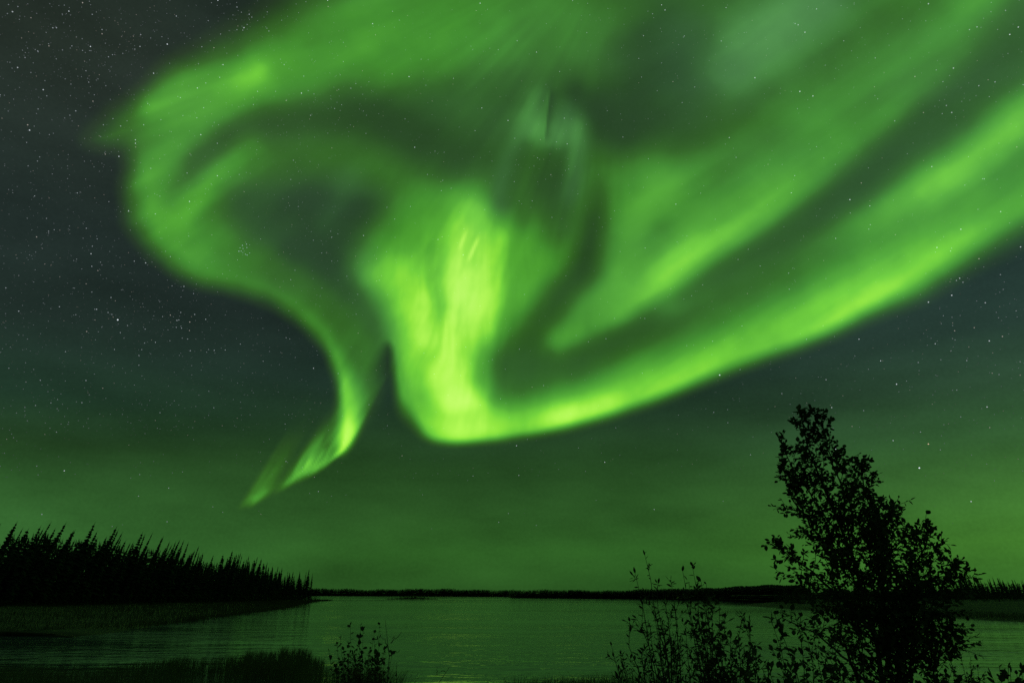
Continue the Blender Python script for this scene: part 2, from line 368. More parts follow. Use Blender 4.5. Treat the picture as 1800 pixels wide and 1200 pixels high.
for dx, dy in [(-9,-1),(-5,-6),(-1,-2),(3,-6),(6,0),(1,4),(-4,3),(8,5),(-7,6),(4,9),(10,-4),(-2,10),(-12,4)]:
    S.append((431+dx*.9+rng.normal()*2.2, 437+dy*1.1+rng.normal()*2.2, rng.uniform(.4, .75), rng.uniform(.15, .75), (.7, .85, 1)))
def add_random(n, x0, x1, y0, y1, gauss=None, b=(.04, .38), s=(.40, .70)):
    for _ in range(n):
        if gauss: px, py = gauss[0]+rng.normal()*gauss[2], gauss[1]+rng.normal()*gauss[3]
        else: px, py = rng.uniform(x0, x1), rng.uniform(y0, y1)
        u = rng.random()**2.6
        c = (.82, .93, 1) if rng.random() < .85 else (1, .92, .82)
        S.append((px, py, s[0]+(s[1]-s[0])*u, b[0]+(b[1]-b[0])*u, c))
add_random(1500, -40, 1840, -40, 760)
add_random(3200, -40, 1840, -40, 840, None, (.06, .19), (.40, .56))
add_random(1300, -20, 600, -20, 760, None, (.06, .2), (.4, .6))
add_random(420, -20, 620, -20, 720)
add_random(130, -20, 1840, 700, 930)
add_random(160, 0, 0, 0, 0, (165, 80, 85, 40), (.05, .3), (.4, .7))
add_random(130, 0, 0, 0, 0, (265, 565, 75, 42), (.06, .5))
add_random(60, 0, 0, 0, 0, (640, 190, 50, 30))
add_random(60, 0, 0, 0, 0, (640, 455, 40, 50))
add_random(50, 0, 0, 0, 0, (960, 290, 40, 25))
add_random(60, 0, 0, 0, 0, (1690, 590, 70, 60))
add_random(40, 0, 0, 0, 0, (430, 30, 30, 20))
RS = 1.5e6
vs, fs, cs = [], [], []
for px, py, r, b, c in S:
    d = ray(px, py); k = d.length/1200; d = d.normalized(); p = EYE+d*RS; rr = r*k*RS
    n0 = len(vs)
    s_ = rr*(d.cross(Vector((0, 0, 1))).normalized()); u_ = s_.cross(d)
    vs += [p+s_, p-s_, p+u_, p-u_, p+d*rr, p-d*rr]
    for i, j in ((0, 2), (2, 1), (1, 3), (3, 0)): fs += [(n0+i, n0+j, n0+4), (n0+j, n0+i, n0+5)]
    cs += [(c[0]*b, c[1]*b, c[2]*b, 1)]*6
sm = bpy.data.materials.new('starlight'); sm.use_nodes = True; t = sm.node_tree; t.nodes.clear()
a = t.nodes.new('ShaderNodeAttribute'); a.attribute_name = 'glow'; e = t.nodes.new('ShaderNodeEmission'); o_ = t.nodes.new('ShaderNodeOutputMaterial')
t.links.new(a.outputs['Color'], e.inputs[0]); t.links.new(e.outputs[0], o_.inputs[0]); sm.cycles.emission_sampling = 'NONE'
so = mesh('stars', [tuple(v) for v in vs], np.array(fs), sm)
at_ = so.data.attributes.new('glow', 'FLOAT_COLOR', 'POINT'); at_.data.foreach_set('color', np.array(cs, np.float32).ravel())
tag(so, kind='stuff')

# ------------------------------------------------------------------ the lake
wm = bpy.data.materials.new('lake_water'); wm.use_nodes = True; t = wm.node_tree; b = t.nodes['Principled BSDF']
b.inputs['Base Color'].default_value = (.085, .11, .12, 1); b.inputs['IOR'].default_value = 1.33
tcw = t.nodes.new('ShaderNodeTexCoord')
def wnoise(scale, sc, detail):
    m_ = t.nodes.new('ShaderNodeMapping'); m_.inputs['Scale'].default_value = sc; t.links.new(tcw.outputs['Object'], m_.inputs[0])
    n_ = t.nodes.new('ShaderNodeTexNoise'); n_.inputs['Scale'].default_value = scale; n_.inputs['Detail'].default_value = detail
    t.links.new(m_.outputs[0], n_.inputs['Vector']); return n_.outputs[0]
b1 = t.nodes.new('ShaderNodeBump'); b1.inputs['Strength'].default_value = 1.0; b1.inputs['Distance'].default_value = .05
b2 = t.nodes.new('ShaderNodeBump'); b2.inputs['Strength'].default_value = 1.0; b2.inputs['Distance'].default_value = .16
calm = t.nodes.new('ShaderNodeMapRange'); calm.inputs[1].default_value = .38; calm.inputs[2].default_value = .62; calm.inputs[3].default_value = .25; calm.inputs[4].default_value = 1.1
t.links.new(wnoise(.05, (.3, 1, 1), 4), calm.inputs[0])
def times(a_, b_):
    m_ = t.nodes.new('ShaderNodeMath'); m_.operation = 'MULTIPLY'; t.links.new(a_, m_.inputs[0]); t.links.new(b_, m_.inputs[1]); return m_.outputs[0]
t.links.new(times(wnoise(2.1, (.4, 1, 1), 3), calm.outputs[0]), b1.inputs['Height']); t.links.new(times(wnoise(.5, (.45, 1, 1), 3), calm.outputs[0]), b2.inputs['Height'])
t.links.new(b2.outputs[0], b1.inputs['Normal']); t.links.new(b1.outputs[0], b.inputs['Normal'])
pt = wnoise(.012, (.35, 1, 1), 3)      # calm and ruffled patches
mr = t.nodes.new('ShaderNodeMapRange'); mr.inputs[1].default_value = .35; mr.inputs[2].default_value = .65; mr.inputs[3].default_value = .03; mr.inputs[4].default_value = .13
t.links.new(pt, mr.inputs[0]); t.links.new(mr.outputs[0], b.inputs['Roughness'])
L = 6000
w = mesh('lake', [(-L, -10, 0), (L, -10, 0), (L, L, 0), (-L, L, 0)], [(0, 1, 2, 3)], wm); tag(w, kind='structure')

# ------------------------------------------------------------------ land
m_land = material('shore_ground', (.02, .026, .012), .95, base2=(.05, .055, .026), scale=.12)
m_marsh = material('marsh_ground', (.03, .036, .016), .95, base2=(.075, .08, .036), scale=.09)
m_rock = material('islet_rock', (.05, .05, .045), .9, scale=.6)
def resample(P, n):
    P = np.array(P, float); d = np.r_[0, np.cumsum(np.linalg.norm(np.diff(P, axis=0), axis=1))]
    s = np.linspace(0, d[-1], n); return np.stack([np.interp(s, d, P[:, k]) for k in range(P.shape[1])], 1)
def bank(name, shore, inland, prof, mat, n=120, jit=.6, seed=1):
    """land rising from a waterline; prof = [(metres inland, height)]"""
    r = np.random.default_rng(seed); S_ = resample(shore, n); I_ = resample(inland, n)
    vs = []; k = len(prof)
    for i in range(n):
        for j, (d, h) in enumerate(prof):
            q = S_[i]+(I_[i]-S_[i])*d
            jj = jit*r.normal()*(1 if j < k-1 else 0)
            vs.append((q[0]+jj, q[1]+jj, h+(0 if j == 0 else abs(r.normal())*.12*h**.5+0)))
    f = [(i*k+j, (i+1)*k+j, (i+1)*k+j+1, i*k+j+1) for i in range(n-1) for j in range(k-1)]
    o = mesh(name, vs, f, mat, smooth=True); tag(o, kind='structure'); return o
g2 = lambda px, py: tuple(ground(px, py))[:2]
shoreL = [(-140, 40), (-75, 66), g2(0, 1117), g2(130, 1119), g2(280, 1097), g2(400, 1078), g2(500, 1066), g2(530, 1060), g2(556, 1055)]
tipL = g2(556, 1055)
print('left shore', [tuple(round(c) for c in p) for p in shoreL])
XF = -112.
inL = [(-500, 40), (-500, 100), (-500, 130), (-500, 180), (-500, 240), (-500, 300), (-500, 400), (-500, 520), (-400, 620)]
bank('left_shore', shoreL, inL, [(-.004, -.3), (.0, .02), (.006, .25), (.03, .5), (.08, .9), (.16, 2.2), (.4, 5), (1, 9)], m_marsh, seed=3)
shoreR = [(120, 20), (84, 60), g2(1800, 1093), g2(1690, 1086), g2(1560, 1079), g2(1400, 1071), g2(1340, 1066), g2(1306, 1063)]
print('right shore', [tuple(round(c) for c in p) for p in shoreR])
inR = [(700, 20), (700, 60), (700, 110), (700, 170), (700, 230), (650, 320), (600, 420), (500, 520)]
bank('right_shore', shoreR, inR, [(-.004, -.3), (0, .02), (.005, .3), (.03, .8), (.1, 1.8), (.3, 3), (1, 6)], m_land, seed=5)
shoreF = [(-2200, 2400)]+[g2(560, 1046.6), g2(700, 1047), g2(850, 1047.8), g2(895, 1048.2), g2(900, 1050), g2(1050, 1051.2), g2(1150, 1052.8), g2(1250, 1055), g2(1330, 1058), g2(1420, 1060)]+[(600, 240)]
print('far shore', [tuple(round(c) for c in p) for p in shoreF])
inF = [(p[0]*1.6, p[1]*1.6+200) for p in shoreF]
bank('far_shore', shoreF, inF, [(-.002, -.3), (0, .02), (.01, .6), (.1, 1.2), (.4, 3), (1, 5)], m_land, n=200, jit=1.5, seed=6)
# low rocky islet
ic = ground(724, 1052.6); vs = []; nI, kI = 48, 5
r = np.random.default_rng(4)
for i in range(nI):
    a_ = 2*math.pi*i/nI
    for j in range(kI):
        rr = 1-j/kI; wob_ = 1+.2*r.normal()*(.5)
        vs.append((ic.x+math.cos(a_)*rr*ic.y*.037*wob_, ic.y+math.sin(a_)*rr*16*wob_, -.3+[0, .5, .8, 1.0, 1.1][j]+.12*r.normal()))
vs.append((ic.x, ic.y, 1.1))
f = [(i*kI+j, ((i+1) % nI)*kI+j, ((i+1) % nI)*kI+j+1, i*kI+j+1) for i in range(nI) for j in range(kI-1)]+[(i*kI+kI-1, ((i+1) % nI)*kI+kI-1, nI*kI) for i in range(nI)]
tag(mesh('islet_ground', vs, f, m_land), kind='structure')
# the bank the camera stands on
def hbank(x, y):
    e = 12+3*math.sin(x*.13+1)+1.6*math.sin(x*.41)+(-x*.55 if x < 0 else 0)*.25
    return max(-.4, 2.35*(1-smooth01(np.array((y+1)/(e+1))).item())-.12+.06*math.sin(x*1.7)*math.sin(y*1.3))
xs = np.linspace(-60, 60, 121); ys = np.linspace(-12, 26, 60)
tag(mesh('near_bank', [(x, y, hbank(x, y)) for y in ys for x in xs], [(j*121+i, j*121+i+1, (j+1)*121+i+1, (j+1)*121+i) for j in range(59) for i in range(120)], m_land, smooth=True), kind='structure')

# ------------------------------------------------------------------ spruces
m_needle = material('spruce_needles', (.012, .022, .010), .9, base2=(.03, .05, .02), scale=1.2, spec=.1)
m_bark = material('spruce_bark', (.04, .035, .028), .95, scale=4)
def spruce_mesh(seed, h=12., w=1.25, levels=30, arms=8, gap=.12):
    """drooping ragged tiers of needles round a spire"""
    r = random.Random(seed); vs, fs = [], []
    for k in range(levels):
        t_ = (k+r.uniform(-.3, .3))/levels; zz = h*(gap+(1-gap)*t_)
        prof = (1-t_)**.75*(.75+.25*math.sin(t_*9+seed)) + .05
        if t_ < .15: prof *= .5+t_*3.3
        for a in range(arms):
            if r.random() < .14: continue
            an = 2*math.pi*(a+r.uniform(-.4, .4))/arms+k
            L_ = w*prof*r.uniform(.55, 1.25); dr = -L_*r.uniform(.15, .5); hw = L_*.33+.05
            ca, sa = math.cos(an), math.sin(an); n0 = len(vs)
            th = .18+.2*L_
            vs += [(0, 0, zz+th), (ca*L_*.55-sa*hw, sa*L_*.55+ca*hw, zz+dr*.4), (ca*L_, sa*L_, zz+dr+.06), (ca*L_*.55+sa*hw, sa*L_*.55-ca*hw, zz+dr*.4), (ca*L_*.4, sa*L_*.4, zz-th*.8)]
            fs += [(n0, n0+1, n0+2), (n0, n0+2, n0+3), (n0+4, n0+2, n0+1), (n0+4, n0+3, n0+2)]
    n0 = len(vs); vs += [(0, 0, h*1.03), (.09, 0, h*.93), (-.045, .08, h*.93), (-.045, -.08, h*.93)]; fs += [(n0, n0+1, n0+2), (n0, n0+2, n0+3), (n0, n0+3, n0+1)]
    return vs, fs
def trunk_mesh(h=12.):
    vs, fs = [], []
    for k, (zz, rr) in enumerate([(-.5, .16), (h*.3, .12), (h*.7, .06), (h*.97, .015)]):
        vs += [(math.cos(a*math.pi/3)*rr, math.sin(a*math.pi/3)*rr, zz) for a in range(6)]
        if k: fs += [((k-1)*6+a, (k-1)*6+(a+1) % 6, k*6+(a+1) % 6, k*6+a) for a in range(6)]
    return vs, fs
protos = []
tv, tf = trunk_mesh()
for s_ in range(7):
    v_, f_ = spruce_mesh(s_, w=[1.2, 1.6, .9, 1.9, 1.4, .8, 2.2][s_], levels=[30, 28, 32, 26, 30, 34, 26][s_])
    root = empty('spruce_tree'); c_ = mesh('crown', v_, f_, m_needle, root); k_ = mesh('trunk', tv, tf, m_bark, root)
    protos.append((root, c_, k_))
fresh = [True]*7
def spruce(x, y, z_, h, label, group, kind, lean=0.):
    root, c_, k_ = protos[kind]
    if fresh[kind]: o = root; fresh[kind] = False
    else:
        o = root.copy(); col.objects.link(o)
        for q in (c_, k_):
            d = q.copy(); col.objects.link(d); d.parent = o
    s_ = h/12; o.location = (x, y, z_); o.scale = (s_*random.uniform(.85, 1.15),)*2+(s_,); o.rotation_euler = (random.gauss(0, .02), lean+random.gauss(.0, .055), 0)
    tag(o, label, 'tree', group)
random.seed(5)
def zl(x, y):       # height of the left shore's ground
    sx_ = np.interp(y, [66, 77, 100, 150, 220, 290, 430], [-60, -50, -48, -57, -68, -85, tipL[0]])
    d = max(0, (sx_-x)/max(1, 500+sx_)); return float(np.interp(d, [0, .006, .03, .08, .16, .4], [.02, .25, .5, .9, 2.2, 5]))
def skyline_h(x, y, dpx):
    """height that brings a tree's tip to the forest's skyline, which falls away along the shore"""
    v = FW.y*y; px = 900+1200*x/v*1.0; py = 1043
    for _ in range(3):
        top = np.interp(px, [-200, 0, 80, 115, 175, 210, 270, 300, 350, 430, 460, 500, 545, 552], [896, 929, 926, 935, 942, 950, 956, 968, 980, 988, 1001, 1011, 1014, 1024])+dpx
        d = ray(px, top); px += (x-at(px, top, y).x)/(y/d.y)*1200
    return max(2.5, at(px, top, y).z-zl(x, y))
nL = 0
for i in range(235):
    u = (i+.5)/235; y = 128+u**1.0*(tipL[1]-5-128); y += random.uniform(-1.5, 1.5)
    edge = np.interp(y, [120, 180, 300, tipL[1]-60, tipL[1]], [-108, -110, -112, tipL[0]-4, tipL[0]-2])
    x = edge-abs(random.gauss(0, 5.5))
    h = skyline_h(x, y, random.choice([-20, -12, -6, -2, 1, 5, 9])*np.interp(y, [130, 420], [1.15, .5])+random.uniform(-4, 6))
    spruce(x, y, zl(x, y)-.1, h, 'slender dark spruce standing in the dense forest on the left shore', 'spruces of the left shore forest', random.choice([0, 1, 2, 2, 3, 4, 5, 5, 6]), float(np.interp(y, [130, 200, 300, 400], [.36, .27, .12, 0]))); nL += 1
for i in range(62):
    px = 1685+(i/62)*150+random.uniform(-3, 3); t_ = random.uniform(215, 250); d = ray(px, 1040)
    x, y = d.x*t_, d.y*t_
    top = np.interp(px, [1680, 1720, 1760, 1800], [1018, 1015, 1017, 1021])+random.uniform(-5, 7)
    zt = at(px, top, y).z
    spruce(x, y, 1.2, zt-1.2, 'slender dark spruce in the distant forest on the right shore', 'spruces of the right shore forest', random.choice([0, 1, 2, 4, 5]), -.2)

def forest_mass(name, pts, seed, mat=m_needle, lv=11, arms=5):
    """a wood too deep and far to tell its trees apart, merged"""
    base = [spruce_mesh(100+k, w=1.7, levels=lv, arms=arms, gap=.02) for k in range(3)]
    r = random.Random(seed); VV, FF, off = [], [], 0
    for x, y, zz, h, wd in pts:
        v_, f_ = base[r.randrange(3)]; a = r.uniform(0, 6.28); s_ = h/12
        A = np.array(v_); ca, sa = math.cos(a), math.sin(a)
        VV.append(np.stack([x+(A[:, 0]*ca-A[:, 1]*sa)*s_*wd, y+(A[:, 0]*sa+A[:, 1]*ca)*s_*wd, zz+A[:, 2]*s_], 1)); FF.append(np.array(f_)+off); off += len(v_)
    o = mesh(name, np.concatenate(VV), np.concatenate(FF), mat); return tag(o, kind='stuff')
r = random.Random(8); pts = []
for i in range(1500):
    y = r.uniform(100, tipL[1]-2); edge = np.interp(y, [100, 180, 300, tipL[1]-60, tipL[1]], [-108, -110, -112, tipL[0]-4, tipL[0]-2])
    x = edge-1-r.random()**1.4*45; hh = skyline_h(x, y, np.interp(y, [130, 420], [9, 3])+r.uniform(0, 26)*np.interp(y, [130, 420], [1.2, .5]))
    pts.append((x, y, zl(x, y)-.3, hh, r.uniform(1.0, 1.7)))
for i in range(700):     # bushes at the forest's foot
    y = r.uniform(100, tipL[1]-1); edge = np.interp(y, [100, 180, 300, tipL[1]-60, tipL[1]], [-106, -108, -110, tipL[0]-1, tipL[0]+.5])
    x = edge+r.gauss(0, 1.5); pts.append((x, y, zl(x, y)-.3, r.uniform(1.5, 4), 2.4))
for i in range(500):     # low scrub on the marsh
    y = r.uniform(66, tipL[1]-20); sx_ = np.interp(y, [66, 77, 100, 150, 220, 290, tipL[1]], [-60, -50, -48, -57, -68, -85, tipL[0]])
    x = sx_-r.random()**.8*(sx_+110); pts.append((x, y, zl(x, y)-.2, r.uniform(.5, 1.3), 3.6))
forest_mass('left_forest', pts, 1)
pts = []
for i in range(1100):
    px = r.uniform(1360, 1900); t_ = r.uniform(225, 330); d = ray(px, 1045); x, y = d.x*t_, d.y*t_
    top = np.interp(px, [1360, 1450, 1600, 1700, 1800], [1035, 1033, 1027, 1022, 1024]); zt = at(px, top, y).z
    pts.append((x, y, .6, max(2, (zt-.6)*r.uniform(.7, 1.0)), r.uniform(1.2, 2)))
for i in range(1700):
    px = r.uniform(1345, 1900); g = ground(px, np.interp(px, [1345, 1500, 1700, 1800], [1060, 1066, 1070, 1074]))
    k_ = r.random()**.7*60; pts.append((g.x+4+k_, g.y+r.uniform(-6, 6)+k_*.3, .2+k_*.015, r.uniform(1.0, 3.4), 2.8))
forest_mass('right_forest', pts, 2)
pts = []
for i in range(6500):
    px = r.uniform(470, 1420) if r.random() < .75 else r.uniform(1000, 1420)
    wl = np.interp(px, [470, 560, 895, 900, 1150, 1250, 1330, 1420], [1046.4, 1046.6, 1048.2, 1050, 1052.8, 1055, 1058, 1060])
    g = ground(px, wl); k = 1+abs(r.gauss(0, .06)); x, y = g.x*k, g.y*k
    top = np.interp(px, [470, 700, 880, 900, 1080, 1200, 1290, 1350, 1420], [1034.6, 1035, 1035.6, 1036.5, 1037, 1035, 1030.5, 1028.5, 1029])+r.uniform(-.6, 3.5)+.8*math.sin(px*.031)+.6*math.sin(px*.11)
    if r.random() < .02: top -= 1.2
    zt = at(px, top, y).z; pts.append((x, y, 0, max(1.5, zt), r.uniform(1.6, 3.0)*(3.2 if px < 900 else 2.2)))
forest_mass('far_forest', pts, 3, lv=6, arms=4)
pts = [(ic.x+r.gauss(0, ic.y*.011), ic.y+r.gauss(0, 4), .5, r.uniform(1.4, 3.2), 3.4) for _ in range(110)]
forest_mass('islet_bushes', pts, 4, lv=6, arms=5)
# ------------------------------------------------------------------ leafy plants
m_stem = material('twig_bark', (.035, .03, .02), .9, scale=20)
m_dead = material('dead_twig_bark', (.07, .065, .05), .9, scale=20)
m_alder = material('alder_leaf', (.022, .04, .012), .6, base2=(.05, .075, .02), scale=5, spec=.25, trans=.25)
m_willow = material('willow_leaf', (.025, .04, .014), .6, base2=(.055, .07, .025), scale=6, spec=.25, trans=.25)
m_brown = material('withered_leaf', (.06, .05, .018), .7, base2=(.10, .08, .03), scale=9, spec=.2, trans=.2)
class Plant:
    def __init__(s, seed): s.r = random.Random(seed); s.wv = []; s.wf = []; s.lv = []; s.lf = []
    def tube(s, pts, r0, r1, n=5):
        k0 = len(s.wv); m = len(pts)
        for i, p in enumerate(pts):
            d = (pts[min(i+1, m-1)]-pts[max(i-1, 0)]).normalized(); a = d.orthogonal().normalized(); b = d.cross(a); rr = r0+(r1-r0)*i/(m-1)
            s.wv += [p+(a*math.cos(q*2*math.pi/n)+b*math.sin(q*2*math.pi/n))*rr for q in range(n)]
            if i: s.wf += [(k0+(i-1)*n+q, k0+(i-1)*n+(q+1) % n, k0+i*n+(q+1) % n, k0+i*n+q) for q in range(n)]
        e_ = len(s.wv); s.wv.append(pts[-1]); s.wf += [(k0+(m-1)*n+q, k0+(m-1)*n+(q+1) % n, e_) for q in range(n)]
    def leaf(s, p, d, L, W, droop=.3):
        r = s.r; d = (d+Vector((r.gauss(0, .35), r.gauss(0, .35), r.gauss(-droop, .35)))).normalized()
        side = d.cross(Vector((r.gauss(0, .5), r.gauss(0, .5), 1))).normalized(); nrm = side.cross(d)
        q_ = r.uniform(.5, 1.25); L *= q_; W *= q_*r.uniform(.75, 1.15)
        p = p+d*L*.04; n0 = len(s.lv); cup = r.uniform(-.12, .22)*L
        for t_, w_ in ((.0, .12), (.25, .85), (.55, 1.), (.82, .55)):
            c = p+d*L*t_+nrm*cup*t_*t_
            s.lv += [c+side*W*w_*.5+nrm*W*.12*w_, c-nrm*W*.06*w_, c-side*W*w_*.5+nrm*W*.12*w_]
        s.lv.append(p+d*L+nrm*cup)
        for k in range(3):
            b = n0+k*3; s.lf += [(b, b+1, b+4, b+3), (b+1, b+2, b+5, b+4)]
        b = n0+9; s.lf += [(b, b+1, b+3), (b+1, b+2, b+3)]
    def curve(s, p, d, L, n, wig=.12, lift=.0):
        out = [p.copy()]; d = d.normalized()
        for i in range(n):
            d = (d+Vector((s.r.gauss(0, wig), s.r.gauss(0, wig), s.r.gauss(lift, wig)))).normalized(); out.append(out[-1]+d*(L/n))
        return out
    def leafy(s, pts, L, W, sp, start=.15, droop=.3):
        tot = sum((b-a).length for a, b in zip(pts, pts[1:])); acc = 0; nxt = tot*start
        for a, b in zip(pts, pts[1:]):
            l = (b-a).length
            while nxt < acc+l:
                q = a+(b-a)*((nxt-acc)/l); dd = (b-a).normalized(); o = dd.orthogonal().normalized(); o.rotate(Matrix.Rotation(s.r.uniform(0, 6.28), 3, dd))
                s.leaf(q, dd*.6+o*.8, L, W, droop); nxt += sp*s.r.uniform(.6, 1.5)
            acc += l
        s.leaf(pts[-1], (pts[-1]-pts[-2]).normalized(), L, W, .1)
    def leader(s, pts, r0, r1, prof, nb, L, W, sp, up=.8, subs=3, wood=.35):
        """pts: axis points; prof: [(t, branch length)]"""
        C = resample([tuple(p) for p in pts], 14); C = [Vector(c) for c in C]
        C = [c+Vector((s.r.gauss(0, .012), s.r.gauss(0, .012), 0)) for c in C]; s.tube(C, r0, r1, 6)
        for i in range(nb):
            t_ = (i+s.r.random())/nb; k = t_*13; j = min(12, int(k)); p = C[j]+(C[j+1]-C[j])*(k-j)
            ax = (C[j+1]-C[j]).normalized(); bl = np.interp(t_, [a for a, _ in prof], [b for _, b in prof])*s.r.uniform(.45, 1.12)
            if bl < .02: continue
            o = ax.orthogonal().normalized(); o.rotate(Matrix.Rotation(s.r.uniform(0, 6.28), 3, ax))
            q = s.curve(p, o+ax*up, bl*1.15, 5, .10, .05); rr = (r0+(r1-r0)*t_)*wood
            s.tube(q, max(.003, rr), .0018, 4); s.leafy(q, L, W, sp, .2)
            for _ in range(subs):
                m = s.r.randrange(1, 5); dd = (q[m]-q[m-1]).normalized(); o2 = dd.orthogonal().normalized(); o2.rotate(Matrix.Rotation(s.r.uniform(0, 6.28), 3, dd))
                q2 = s.curve(q[m], dd*.8+o2, bl*s.r.uniform(.25, .5), 3, .12, .05); s.tube(q2, .0026, .0015, 3); s.leafy(q2, L, W, sp, .1)
        s.leafy(C[-4:], L, W, sp)
    def build(s, name, base, label, cat, leafmat, woodmat=None, group=None, wood='stems', leaves='foliage'):
        root = empty(name, base)
        def loc(v): return [tuple(Vector(x)-Vector(base)) for x in v]
        mesh(wood, loc(s.wv), s.wf, woodmat or m_stem, root, True)
        if s.lv: mesh(leaves, loc(s.lv), s.lf, leafmat, root)
        tag(root, label, cat, group); print(name, len(s.lf)//8, 'leaves'); return root
def zb(x, y): return hbank(x, y)-.05

# the big alder on the right, six metres off
D0 = 6.0; PX = D0/1200*1.02
A = Plant(21); LL, LW = .043, .033
P_ = lambda l, dy=0: [at(x, y, D0+dy+(q[0] if (q := rest) else 0)) for x, y, *rest in l]
base = Vector((at(1590, 1200, D0).x, D0, 0)); base.z = zb(base.x, base.y)
A.leader([base, at(1572, 1330, D0), at(1540, 1130, D0), at(1500, 990, D0+.1), at(1455, 880, D0+.05), at(1425, 800, D0), at(1404, 724, D0-.05)], .035, .004,
         [(0, .0), (.25, .25), (.4, .5), (.62, .52), (.72, .42), (.82, .35), (.92, .22), (1, .07)], 130, LL, LW, .027, .9, 5)
A.leader([at(1560, 1180, D0+.1), at(1545, 1000, D0+.25), at(1524, 880, D0+.3), at(1508, 812, D0+.3)], .02, .003, [(0, .4), (.4, .36), (.75, .28), (1, .08)], 70, LL, LW, .028, .9, 4)
A.leader([at(1580, 1180, D0), at(1600, 1030, D0+.1), at(1622, 960, D0), at(1630, 925, D0)], .02, .003, [(0, .45), (.5, .36), (.8, .22), (1, .05)], 50, LL, LW, .028, .8, 4)
A.leader([at(1585, 1150, D0), at(1640, 1060, D0), at(1672, 1005, D0), at(1682, 985, D0)], .015, .003, [(0, .40), (.5, .34), (.85, .2), (1, .06)], 48, LL, LW, .034, .8, 3)
A.leader([at(1550, 1130, D0), at(1470, 1040, D0-.1), at(1400, 985, D0-.2), at(1362, 958, D0-.25)], .016, .003, [(0, .35), (.5, .3), (.85, .20), (1, .05)], 40, LL, LW, .034, .8, 3)
A.leader([at(1570, 1260, D0-.1), at(1500, 1170, D0-.3), at(1430, 1110, D0-.4), at(1375, 1085, D0-.45)], .014, .003, [(0, .34), (.5, .24), (1, .08)], 20, LL, LW, .045, .8, 2)
A.leader([at(1585, 1330, D0), at(1600, 1200, D0), at(1605, 1080, D0)], .02, .006, [(0, .40), (.5, .46), (1, .3)], 26, LL, LW, .034, .6, 4)
A.leader([at(1500, 990, D0), at(1480, 860, D0-.1), at(1455, 790, D0-.1), at(1440, 724, D0-.1)], .01, .003, [(0, .3), (.5, .26), (.85, .16), (1, .06)], 34, LL, LW, .030, .9, 3)
A.leader([at(1470, 930, D0), at(1410, 850, D0), at(1380, 800, D0), at(1366, 765, D0)], .008, .003, [(0, .25), (.5, .2), (.85, .12), (1, .06)], 17, LL, LW, .03, .9, 2)
A.leader([at(1500, 1010, D0+.1), at(1432, 930, D0+.1), at(1390, 870, D0+.05), at(1374, 812, D0)], .010, .003, [(0, .25), (.5, .24), (.85, .15), (1, .06)], 42, LL, LW, .03, .9, 3)
A.leader([at(1540, 1040, D0-.2), at(1560, 960, D0-.2), at(1572, 900, D0-.2)], .01, .004, [(0, .4), (.5, .34), (1, .1)], 40, LL, LW, .028, .8, 4)
A.leader([at(1560, 1300, D0+.2), at(1500, 1180, D0+.2), at(1470, 1080, D0+.2)], .02, .006, [(0, .40), (.5, .36), (1, .2)], 14, LL, LW, .040, .6, 3)
A.leader([at(1610, 1300, D0-.1), at(1640, 1190, D0-.1), at(1660, 1110, D0-.1)], .012, .004, [(0, .34), (.5, .36), (1, .2)], 40, LL, LW, .034, .7, 3)
A.leader([at(1610, 1160, D0), at(1665, 1115, D0), at(1708, 1102, D0)], .008, .002, [(0, .1), (1, .05)], 7, LL, LW, .05, .8, 1)
# a single bare-tipped shoot
q = [at(1618, 960, D0), at(1626, 925, D0), at(1628, 903, D0)]; A.tube(q, .003, .0015, 4)
for _ in range(3): A.leaf(q[-1], Vector((1, 0, .3)), LL, LW, 0)
A.build('alder_tree', base, 'tall leafy alder tree standing dark against the sky on the right', 'tree', m_alder, None, None, 'trunk', 'crown')

def shrub(seed, Y0, base_px, tips, L, W, sp, name, label, cat, mat, twigs=(.30, 9), r0=.007, woodmat=None, leafstart=.35, group=None, subs=1, prof0=.03, extra=0):
    S_ = Plant(seed); b = at(base_px, 1200, Y0); bz = zb(b.x, b.y); B = Vector((b.x, b.y, bz))
    for _ in range(extra):      # shorter shoots between the main ones
        a_, b_ = S_.r.sample(tips, 2); f_ = S_.r.random(); tips = tips+[(a_[0]*f_+b_[0]*(1-f_), max(a_[1], b_[1])+S_.r.uniform(0, 60))]
    for k, tp in enumerate(tips):
        px, py = tp[:2]; dY = tp[2] if len(tp) > 2 else S_.r.uniform(-.5, .5)
        T_ = at(px, py, Y0+dY); b0 = B+Vector((S_.r.gauss(0, .07), S_.r.gauss(0, .07), 0))
        mid = b0.lerp(T_, .5)+Vector(((b0.x-T_.x)*.12, 0, (T_-b0).length*.04))
        H_ = (T_-b0).length; fr = min(.9, max(.15, leafstart))
        S_.leader([b0, b0.lerp(mid, .5)+Vector((S_.r.gauss(0, .02), 0, 0)), mid, mid.lerp(T_, .5), T_], r0*S_.r.uniform(.7, 1.1), .0016,
                  [(0, 0), (fr, prof0), (.7, twigs[0]), (.9, twigs[0]*.55), (1, .04)], twigs[1], L, W, sp, 1.3, subs, .4)
    return S_.build(name, B, label, cat, mat, woodmat, group)
shrub(31, 6.6, 1192, [(1134,972),(1118,1008),(1152,1024),(1170,1040),(1182,1018),(1104,1092),(1128,1060),(1145,1085),(1092,1150),(1165,1100),(1076,1135),(1210,1110)], .050, .019, .050,
      'willow_shrub', 'slender willow shrub with sparse narrow leaves reaching above the far shoreline', 'shrub', m_willow, (.30, 12), .017, subs=2, extra=16)
